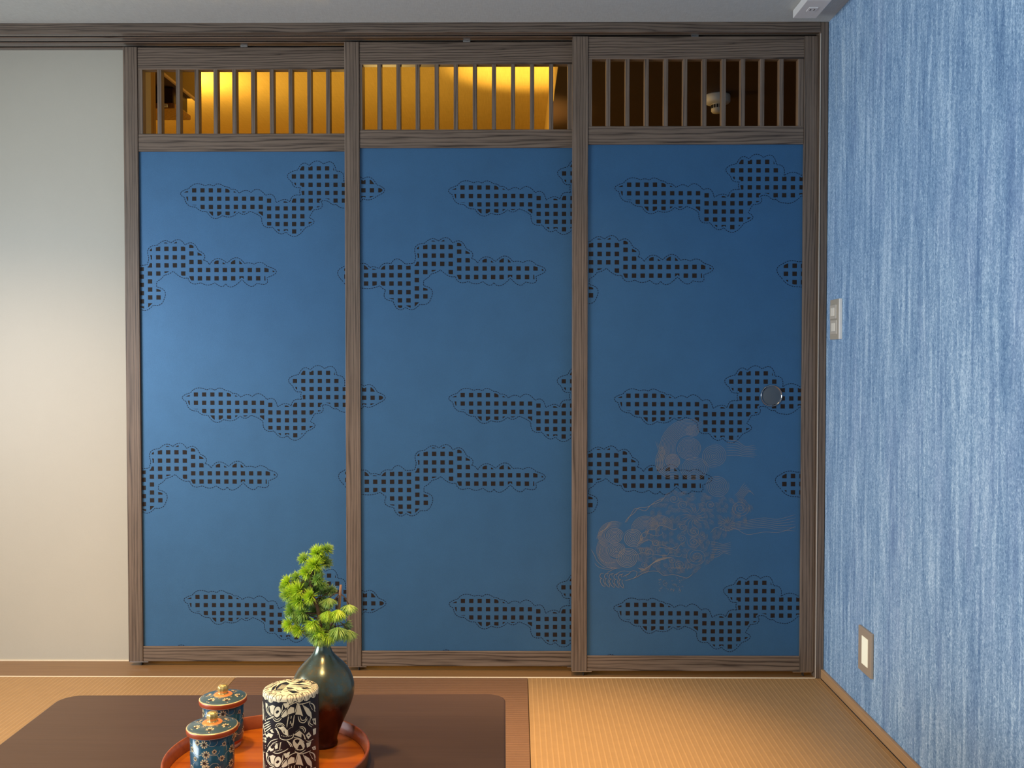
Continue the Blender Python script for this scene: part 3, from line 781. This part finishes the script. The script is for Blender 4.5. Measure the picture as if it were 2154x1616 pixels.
cup2 = copy_tree(cup); cup2.location = (-.4815, 1.4970, FZ); cup2.rotation_euler.z = .35
cup2['label'] = 'teal flowered teacup with gold knob, farther back and partly hidden by the other cup'

# ------------------------------------------------------------------ canister with papercut pattern
m_blk = plain('black_paper_print', (.012, .012, .016), .45)
m_crm = plain('cream_paper_print', (.90, .79, .52), .45)
CC = (-.3410, 1.378); CR = .0410; ZT = .5095
cn = empty('tea_canister', (*CC, FZ), 'cylindrical tea canister wrapped in black and cream patterned paper', 'canister')
bm = lathe(bmesh.new(), CC, [(0, FZ+.0002), (.0400, FZ+.0002), (CR, FZ+.001), (CR, ZT-.0072), (CR, ZT-.0045), (.0402, ZT-.0016), (.0378, ZT-.0002), (.0365, ZT), (0, ZT)], 96, [0, 0, 0, 1, 1, 1, 1, 1])
K = .041/433
def mc(u, v, o=.0003):
    th = (u-537)/433*1.0; th = math.asin(max(-1, min(1, th))) if abs(th) < .97 else th*1.365
    z = ZT-.0045-(v+150*(1-cos(th))-500)*K
    return on_cyl(CC, CR, th, z, o)
ZMIN_V = 1900
def el(cx_, cy_, rx, ry, ro=0, n=16):
    c_, s_ = cos(radians(ro)), sin(radians(ro))
    return [(cx_+rx*cos(2*pi*k/n)*c_-ry*sin(2*pi*k/n)*s_, cy_+rx*cos(2*pi*k/n)*s_+ry*sin(2*pi*k/n)*c_) for k in range(n)]
B1 = [[(300,600),(350,582),(392,600),(372,640),(362,722),(322,690)], el(432,682,48,76,14), [(498,752),(538,692),(572,655),(578,738),(522,766)],
      [(530,556),(620,528),(602,598),(560,616)], [(590,722),(600,650),(640,608),(682,620),(684,690),(642,702)], [(740,556),(768,600),(802,742),(770,722),(708,716),(730,650)],
      [(828,598),(880,640),(906,700),(912,784),(860,722)], [(888,556),(940,600),(948,684),(915,640)], [(150,620),(190,700),(218,826),(165,800)]]
B1s = [([(270,580),(235,620),(258,690),(318,742),(382,748)],9), ([(292,592),(264,640),(290,700),(345,726)],8), ([(355,780),(400,826),(460,820),(502,772)],9), ([(378,768),(425,800),(482,768)],8),
       ([(240,806),(372,758)],15), ([(584,642),(620,580),(690,542),(724,534)],9), ([(732,556),(718,620),(700,690)],9), ([(742,748),(762,832),(822,852),(862,790)],9), ([(768,748),(788,812),(832,808),(850,760)],8),
       ([(885,538),(930,570),(948,640)],9), ([(520,570),(510,640),(490,690)],9), ([(560,640),(520,680),(498,730)],8), ([(800,560),(830,640),(858,720)],8), ([(700,530),(760,560),(830,550),(900,520)],9),
       ([(610,752),(592,830),(580,922)],8), ([(686,742),(678,830),(664,922)],8), ([(648,742),(640,790)],8), ([(636,820),(628,870)],8), ([(655,850),(650,900)],8)]
B2 = [[(450,926),(540,912),(585,966),(640,922),(762,934),(700,988),(590,1046),(530,1010),(500,960)], [(258,1006),(330,960),(412,938),(442,1004),(350,1006)], [(206,1040),(280,1018),(352,1040),(320,1086),(240,1082)],
      [(690,1040),(762,982),(820,1050),(836,1114),(760,1070)], [(482,1160),(590,1138),(632,1222),(468,1262)], el(746,1192,64,92,-32), [(248,1312),(290,1230),(350,1190),(412,1180),(416,1252),(330,1292)],
      [(850,1180),(904,1158),(892,1222),(860,1244)], [(120,1090),(165,1086),(168,1120),(122,1126)], [(180,1090),(228,1092),(228,1128),(182,1122)], [(124,1138),(170,1132),(172,1168),(126,1170)], [(184,1134),(228,1140),(222,1172),(186,1168)],
      [(110,1200),(160,1210),(190,1320),(150,1330)], [(846,1050),(880,1010),(905,1060),(872,1110)]]
B2s = [([(180,882),(300,830)],14), ([(186,922),(312,862)],14), ([(192,962),(322,892)],14), ([(202,1004),(326,926)],14), ([(158,876),(178,950),(206,1014)],12), ([(398,912),(430,866),(500,858),(546,896)],9), ([(424,916),(450,886),(500,882),(524,904)],7),
       ([(758,918),(812,920),(838,970),(822,1012)],9), ([(778,938),(806,950),(812,990)],7), ([(462,1016),(478,1092),(570,1118),(664,1082),(674,1020)],9), ([(430,960),(450,1000),(440,1040)],8), ([(250,1230),(320,1140),(440,1100)],9), ([(310,1230),(360,1170),(430,1140)],8),
       ([(600,1140),(640,1180),(660,1230)],9), ([(680,1080),(760,1100),(822,1160)],9), ([(350,1310),(430,1330),(540,1290),(600,1250)],9), ([(690,1290),(760,1330),(840,1280)],9), ([(440,1170),(430,1230),(440,1250)],9), ([(900,780),(890,860),(930,900)],8), ([(870,820),(880,890),(915,925)],7),
       ([(220,1020),(170,1050),(150,1060)],8), ([(840,1130),(880,1150),(930,1120)],8)]
dots = [(230,755),(208,1220),(210,1256)]+[(500+25*k, 1050+14*sin(k*.55)) for k in range(7)]+[(380+24*k, 1300-6*k) for k in range(6)]+[(710+24*k, 1270+8*sin(k)) for k in range(5)]+[(604-4*k, 740+24*k) for k in range(7)]+[(690-4*k, 740+24*k) for k in range(7)]
def grow(P, k=1.13):
    cx_, cy_ = sum(p[0] for p in P)/len(P), sum(p[1] for p in P)/len(P)
    return [(cx_+(x-cx_)*k, cy_+(y-cy_)*k) for x, y in P]
B1 = [grow(P) for P in B1]; B2 = [grow(P) for P in B2[:8]]+B2[8:12]+[grow(P) for P in B2[12:]]
B1 += [[(108,520),(150,530),(165,600),(140,700),(150,820),(108,840)], [(215,540),(262,560),(240,600),(222,640)], [(920,800),(955,790),(958,900),(935,880)]]
B2 += [[(108,900),(140,930),(150,1060),(108,1080)], [(108,1190),(135,1200),(140,1280),(108,1276)], [(925,960),(958,950),(955,1040),(930,1060)], [(915,1250),(950,1230),(955,1290),(925,1290)]]
def wrap_add(du, dv):
    def ok(v): return v+dv < ZMIN_V
    for P in B1+B2:
        if max(p[1] for p in P)+dv < ZMIN_V and min(p[1] for p in P)+dv > 500: deco_poly(bm, [(x+du, y+dv) for x, y in P], mc2, 1)
    for s, wd in B1s+B2s:
        wd *= 1.35
        if max(p[1] for p in s)+dv < ZMIN_V and min(p[1] for p in s)+dv > 505: deco_stroke(bm, [(x+du, y+dv) for x, y in s], wd, mc3, 1, 3)
    for x, y in dots:
        if 505 < y+dv < ZMIN_V: deco_poly(bm, el(x+du, y+dv, 7, 7, 0, 6), mc3, 1)
def mc2(u, v): return mc(u, v, .00025)
def mc3(u, v): return mc(u, v, .00045)
for du in (0,):
    for dv in (0, 780): wrap_add(du, dv)
# the back half carries the same motifs, turned round
_mc = mc
def mc(u, v, o=.0003):
    th = (u-537)/433*1.35+pi; z = ZT-.0045-(v-500)*K
    return on_cyl(CC, CR, th, z, o)
for dv in (0, 780): wrap_add(0, dv)
# top: cream paper folded over the shoulder, cut with black lines
SHO = [(.0, .0), (.0365, .0), (.0378, -.0002), (.0402, -.0016), (.0410, -.0045), (.0410, -.030)]
def mfold(x, y, o=.0002):
    """disc coordinates (metres) folded over the rounded shoulder"""
    rho = math.hypot(x, y); a = math.atan2(y, x); s_ = rho; k = 0
    while k < len(SHO)-2:
        L = math.hypot(SHO[k+1][0]-SHO[k][0], SHO[k+1][1]-SHO[k][1])
        if s_ <= L: break
        s_ -= L; k += 1
    (r0, z0), (r1, z1) = SHO[k], SHO[k+1]; L = math.hypot(r1-r0, z1-z0) or 1; t = min(1.0, s_/L)
    nx, nz = -(z1-z0)/L, (r1-r0)/L
    r = r0+(r1-r0)*t+nx*o; z = z0+(z1-z0)*t+nz*o
    return (CC[0]+r*cos(a), CC[1]+r*sin(a), ZT+z)
def fp(ang, rho): return (rho*cos(ang), rho*sin(ang))
rr = random.Random(21)
def sk(pts, wd=.0009, mi=0, o=.0003): deco_stroke(bm, pts, wd, lambda x, y: mfold(x, y, o), mi, 4)
def pl(P, mi=0, o=.0002):
    c_ = (sum(p[0] for p in P)/len(P), sum(p[1] for p in P)/len(P))
    for i in range(len(P)):                     # fan so that it can bend over the edge
        deco_poly(bm, [c_, P[i-1], P[i]], lambda x, y: mfold(x, y, o), mi)
for k in range(18):                             # leaves hanging over the rim
    a0 = 2*pi*k/18+rr.uniform(-.05, .05); r0, r1 = .0300+rr.uniform(-.002, .002), .0465+rr.uniform(-.0015, .0020); w_ = .125
    if r1 > .0445: pl([fp(a0-w_, .0440), fp(a0-w_*.9, r1), fp(a0, r1+.0016), fp(a0+w_*.9, r1), fp(a0+w_, .0440)], 1, .0002)
    sk([fp(a0-w_*.2, r0), fp(a0-w_, (r0+r1)/2), fp(a0-w_*.5, r1)]); sk([fp(a0-w_*.1, r0), fp(a0+w_*.9, (r0+r1)/2), fp(a0+w_*.4, r1)])
    sk([fp(a0, r0+.004), fp(a0+.02, r1-.001)], .0006)
    if k % 3 == 0: pl([fp(a0+w_, .0335), fp(a0+w_*1.5, .0400), fp(a0+w_*1.2, .0455), fp(a0+w_*.9, .0400)])
    if k % 2: sk([fp(a0+.06, .0345), fp(a0+.12, .0375), fp(a0+.17, .0350), fp(a0+.13, .0325)], .0006)
T = lambda u, v: ((u-537)*K, (345-v)/150*.0385)
pl([T(*q) for q in ((322,290),(400,252),(478,285),(446,330),(430,400),(330,400),(300,345))])
for k in range(5): sk([T(348+k*23, 388-k*2), T(374+k*21, 300+k*2)], .0012, 1, .0004)
for P in ([(500,300),(640,286),(790,312),(650,312)], [(520,395),(640,402),(735,432),(620,440)], [(560,262),(640,238),(720,250),(625,280)], [(700,352),(800,345),(850,365),(760,378)], [(470,345),(560,352),(610,372),(500,372)], [(250,345),(290,300),(300,380),(262,400)]):
    pl([T(*q) for q in P])
for s_ in ([(360,240),(470,215),(560,210)], [(400,232),(550,262),(700,212),(770,222)], [(490,328),(650,325),(790,340),(870,322)], [(600,228),(700,222),(800,255),(850,300)], [(640,380),(720,408),(830,380),(880,350)], [(250,430),(300,392),(340,415)],
           [(750,280),(830,290),(900,262)], [(480,420),(560,405),(610,432),(690,450)], [(800,225),(850,240),(862,262),(838,275),(815,262)], [(540,290),(640,262),(740,268)], [(450,400),(520,380),(580,385)], [(330,430),(400,415),(450,440)], [(740,330),(800,318),(900,330)], [(560,455),(640,468),(720,462)],
           [(215,350),(235,310),(270,280)], [(620,345),(690,338),(760,352)], [(430,250),(520,238),(600,228)]):
    sk([T(*q) for q in s_], .0010)
obj('wrapped_body', bm, [m_blk, m_crm], cn)

# ------------------------------------------------------------------ vase
VC = (-.318, 1.500); vz = FZ
def vase_mat():
    m, nt, p = new_mat('bronze_green_glaze')
    n1 = noise(nt, coords(nt, (1, 1, 1)), 38, 5, .7); n2 = noise(nt, coords(nt, (1, 1, 1)), 160, 4, .7)
    tc = N(nt, 'ShaderNodeTexCoord'); sp = N(nt, 'ShaderNodeSeparateXYZ'); nt.links.new(tc.outputs['Object'], sp.inputs[0])
    top = ramp(nt, math_(nt, 'ADD', math_(nt, 'MULTIPLY', n1, .6), math_(nt, 'MULTIPLY', n2, .4)), [(.34, (.26, .15, .05)), (.46, (.13, .13, .08)), (.58, (.12, .155, .125)), (.74, (.26, .31, .27))])
    low = ramp(nt, n2, [(.3, (.045, .014, .008)), (.7, (.075, .026, .014))])
    h = math_(nt, 'ADD', sp.outputs[2], math_(nt, 'MULTIPLY', math_(nt, 'SUBTRACT', n1, .5), .03))
    mr = N(nt, 'ShaderNodeMapRange'); mr.inputs[1].default_value = .068; mr.inputs[2].default_value = .082; nt.links.new(h, mr.inputs[0])
    nt.links.new(mix(nt, low, top, mr.outputs[0]), p.inputs['Base Color'])
    p.inputs['Roughness'].default_value = .24; p.inputs['Metallic'].default_value = .65; p.inputs['Specular IOR Level'].default_value = .6
    bump(nt, p, n2, .12, .0006); return m
va = empty('vase', (*VC, vz), 'dark bronze green bottle vase with narrow neck on the tray, behind the canister', 'vase')
VP = [(0, .0002), (.0215, .0002), (.0236, .0022), (.0232, .0048), (.0222, .0075), (.0232, .014), (.0262, .0225), (.0310, .034), (.0363, .0465), (.0418, .058), (.0465, .0705), (.0495, .081), (.0506, .090), (.0503, .099),
      (.0482, .108), (.0450, .1165), (.0400, .1255), (.0335, .133), (.0268, .1395), (.0200, .1465), (.0152, .153), (.0123, .161), (.0108, .1695), (.0102, .179), (.0108, .186), (.0124, .1905), (.0126, .1925), (.0112, .1928), (.0092, .188), (.0086, .178), (.010, .160), (0, .155)]
bm = lathe(bmesh.new(), VC, [(r, vz+h) for r, h in VP], 96)
o = obj('body', bm, vase_mat(), va, True)

# ------------------------------------------------------------------ pine branch
def pine_mat(name, a, b):
    m, nt, p = new_mat(name)
    n = noise(nt, coords(nt, (1, 1, 1)), 90, 3, .7)
    nt.links.new(ramp(nt, n, [(.3, a), (.7, b)]), p.inputs['Base Color']); p.inputs['Roughness'].default_value = .45
    p.inputs['Subsurface Weight'].default_value = .0; return m
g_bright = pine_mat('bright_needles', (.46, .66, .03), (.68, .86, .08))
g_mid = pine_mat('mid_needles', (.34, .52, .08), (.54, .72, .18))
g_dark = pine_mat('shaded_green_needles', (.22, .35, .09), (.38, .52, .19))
bark = plain('brown_bark', (.14, .075, .045), .8); twig_p = plain('pale_cut_twig', (.42, .22, .12), .7)
pb = empty('pine_branch', (VC[0], VC[1], vz+.158), 'bright green pine branch with needle tufts standing in the vase', 'pine branch')
BK = 1.5/1944.7/6.213                       # metres per drawing unit
def bp(u, v, d=0): return Vector((-.318+(u-770)*BK*.99, 1.5+d, .5530-(v-1300)*BK))
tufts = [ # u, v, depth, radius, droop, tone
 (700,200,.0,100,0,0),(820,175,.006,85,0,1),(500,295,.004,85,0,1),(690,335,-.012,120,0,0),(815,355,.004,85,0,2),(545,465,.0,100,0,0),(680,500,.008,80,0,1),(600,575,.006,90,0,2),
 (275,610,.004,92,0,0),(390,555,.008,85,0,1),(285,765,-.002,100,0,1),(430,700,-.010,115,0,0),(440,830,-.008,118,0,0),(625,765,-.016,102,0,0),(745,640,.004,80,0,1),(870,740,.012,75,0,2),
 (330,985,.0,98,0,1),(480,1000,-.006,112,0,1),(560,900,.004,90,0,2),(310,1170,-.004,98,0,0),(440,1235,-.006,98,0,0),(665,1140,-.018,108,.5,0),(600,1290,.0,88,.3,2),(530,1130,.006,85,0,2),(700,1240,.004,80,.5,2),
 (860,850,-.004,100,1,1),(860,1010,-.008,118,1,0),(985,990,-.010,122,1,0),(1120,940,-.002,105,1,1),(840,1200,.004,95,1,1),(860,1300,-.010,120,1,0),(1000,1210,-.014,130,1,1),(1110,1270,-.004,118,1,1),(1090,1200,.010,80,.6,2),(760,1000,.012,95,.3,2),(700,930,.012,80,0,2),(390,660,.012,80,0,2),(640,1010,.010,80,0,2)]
def needles(c, R, droop, rnd, n=64, out=None):
    bm = bmesh.new()
    if out: c = c-out*R*.30
    for k in range(n):
        z = rnd.uniform(-1, 1); a = rnd.uniform(0, 2*pi); q = math.sqrt(1-z*z)
        d = Vector((q*cos(a), q*sin(a), z))
        if out: d = d*.95+out*.85
        else: d = d+Vector((0, -.25, .12))
        if droop: d = Vector((d.x*(.75 if droop < 1 else .62), d.y*.62, -abs(d.z)*.9-.25)) if rnd.random() < .55+.45*droop else d
        d.normalize(); L = R*rnd.uniform(.78, 1.04)
        s = d.cross(Vector((.3, .2, 1))).normalized(); t = d.cross(s)
        w0 = .00066; tipb = c+d*L+Vector((0, 0, -.0012 if droop else .0))
        base = [bm.verts.new(c+d*R*.06+(s*cos(2*pi*i/3)+t*sin(2*pi*i/3))*w0*.7) for i in range(3)]
        midr = [bm.verts.new(c+d*L*.55+(s*cos(2*pi*i/3)+t*sin(2*pi*i/3))*w0*1.15) for i in range(3)]
        tip = bm.verts.new(tipb)
        for i in range(3):
            bm.faces.new((base[i], base[(i+1) % 3], midr[(i+1) % 3], midr[i])); bm.faces.new((midr[i], midr[(i+1) % 3], tip))
    return bm
trunk = [bp(740, 1560), bp(745, 1330), bp(735, 1150), bp(700, 950), bp(640, 780), bp(600, 600), bp(640, 440), bp(680, 300), bp(700, 210)]
bm = bmesh.new(); tube(bm, trunk, [.0034, .0034, .0032, .0030, .0026, .0022, .0018, .0014, .0009])
obj('stem', bm, bark, pb)
bm = bmesh.new(); tube(bm, [bp(750, 1400), bp(850, 1220), bp(960, 1050), bp(990, 930), bp(1000, 780), bp(1010, 640)], [.0026, .0022, .0020, .0022, .0024, .0019]); obj('stem', bm, twig_p, pb)
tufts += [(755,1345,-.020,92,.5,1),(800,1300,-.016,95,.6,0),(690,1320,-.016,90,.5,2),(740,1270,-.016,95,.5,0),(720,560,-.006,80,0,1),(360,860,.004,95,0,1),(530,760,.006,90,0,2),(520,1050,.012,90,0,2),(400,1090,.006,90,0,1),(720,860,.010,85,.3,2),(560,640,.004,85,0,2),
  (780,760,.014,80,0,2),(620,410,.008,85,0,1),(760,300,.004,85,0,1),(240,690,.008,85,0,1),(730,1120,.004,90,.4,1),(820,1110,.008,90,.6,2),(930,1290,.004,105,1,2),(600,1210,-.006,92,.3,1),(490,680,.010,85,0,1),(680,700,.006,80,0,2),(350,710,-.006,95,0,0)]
rnd = random.Random(11)
for u, v, d, R, dr_, tone in tufts:
    c = bp(u, v-(48 if dr_ == 1 else 18 if dr_ else 0), d)
    bm = needles(c, R*BK*(1.50 if dr_ == 1 else 1.42), dr_, rnd, 190 if R > 95 else 150,
                 None if dr_ == 1 else Vector(((u-690)/170, -1.0, (820-v)/600-.15)).normalized())
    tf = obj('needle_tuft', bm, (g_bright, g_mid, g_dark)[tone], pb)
    # its twig back to the nearest stem point
    if dr_ == 1:
        st = bp(1000, 750) if v < 1100 else bp(930, 1100)
    else:
        st = min((trunk[i].lerp(trunk[i+1], t) for i in range(1, len(trunk)-1) for t in (0, .33, .66)), key=lambda p: (p-c).length+max(0, p.z-c.z)*1.5)
    bm = bmesh.new(); md = (st+c)/2+Vector((0, .0, .003 if dr_ == 1 else -.001))
    if (st-c).length > .003:
        tube(bm, [st, md, c], [.0009, .0008, .0007], 6); obj('twig', bm, bark, pb)
    else: bm.free()
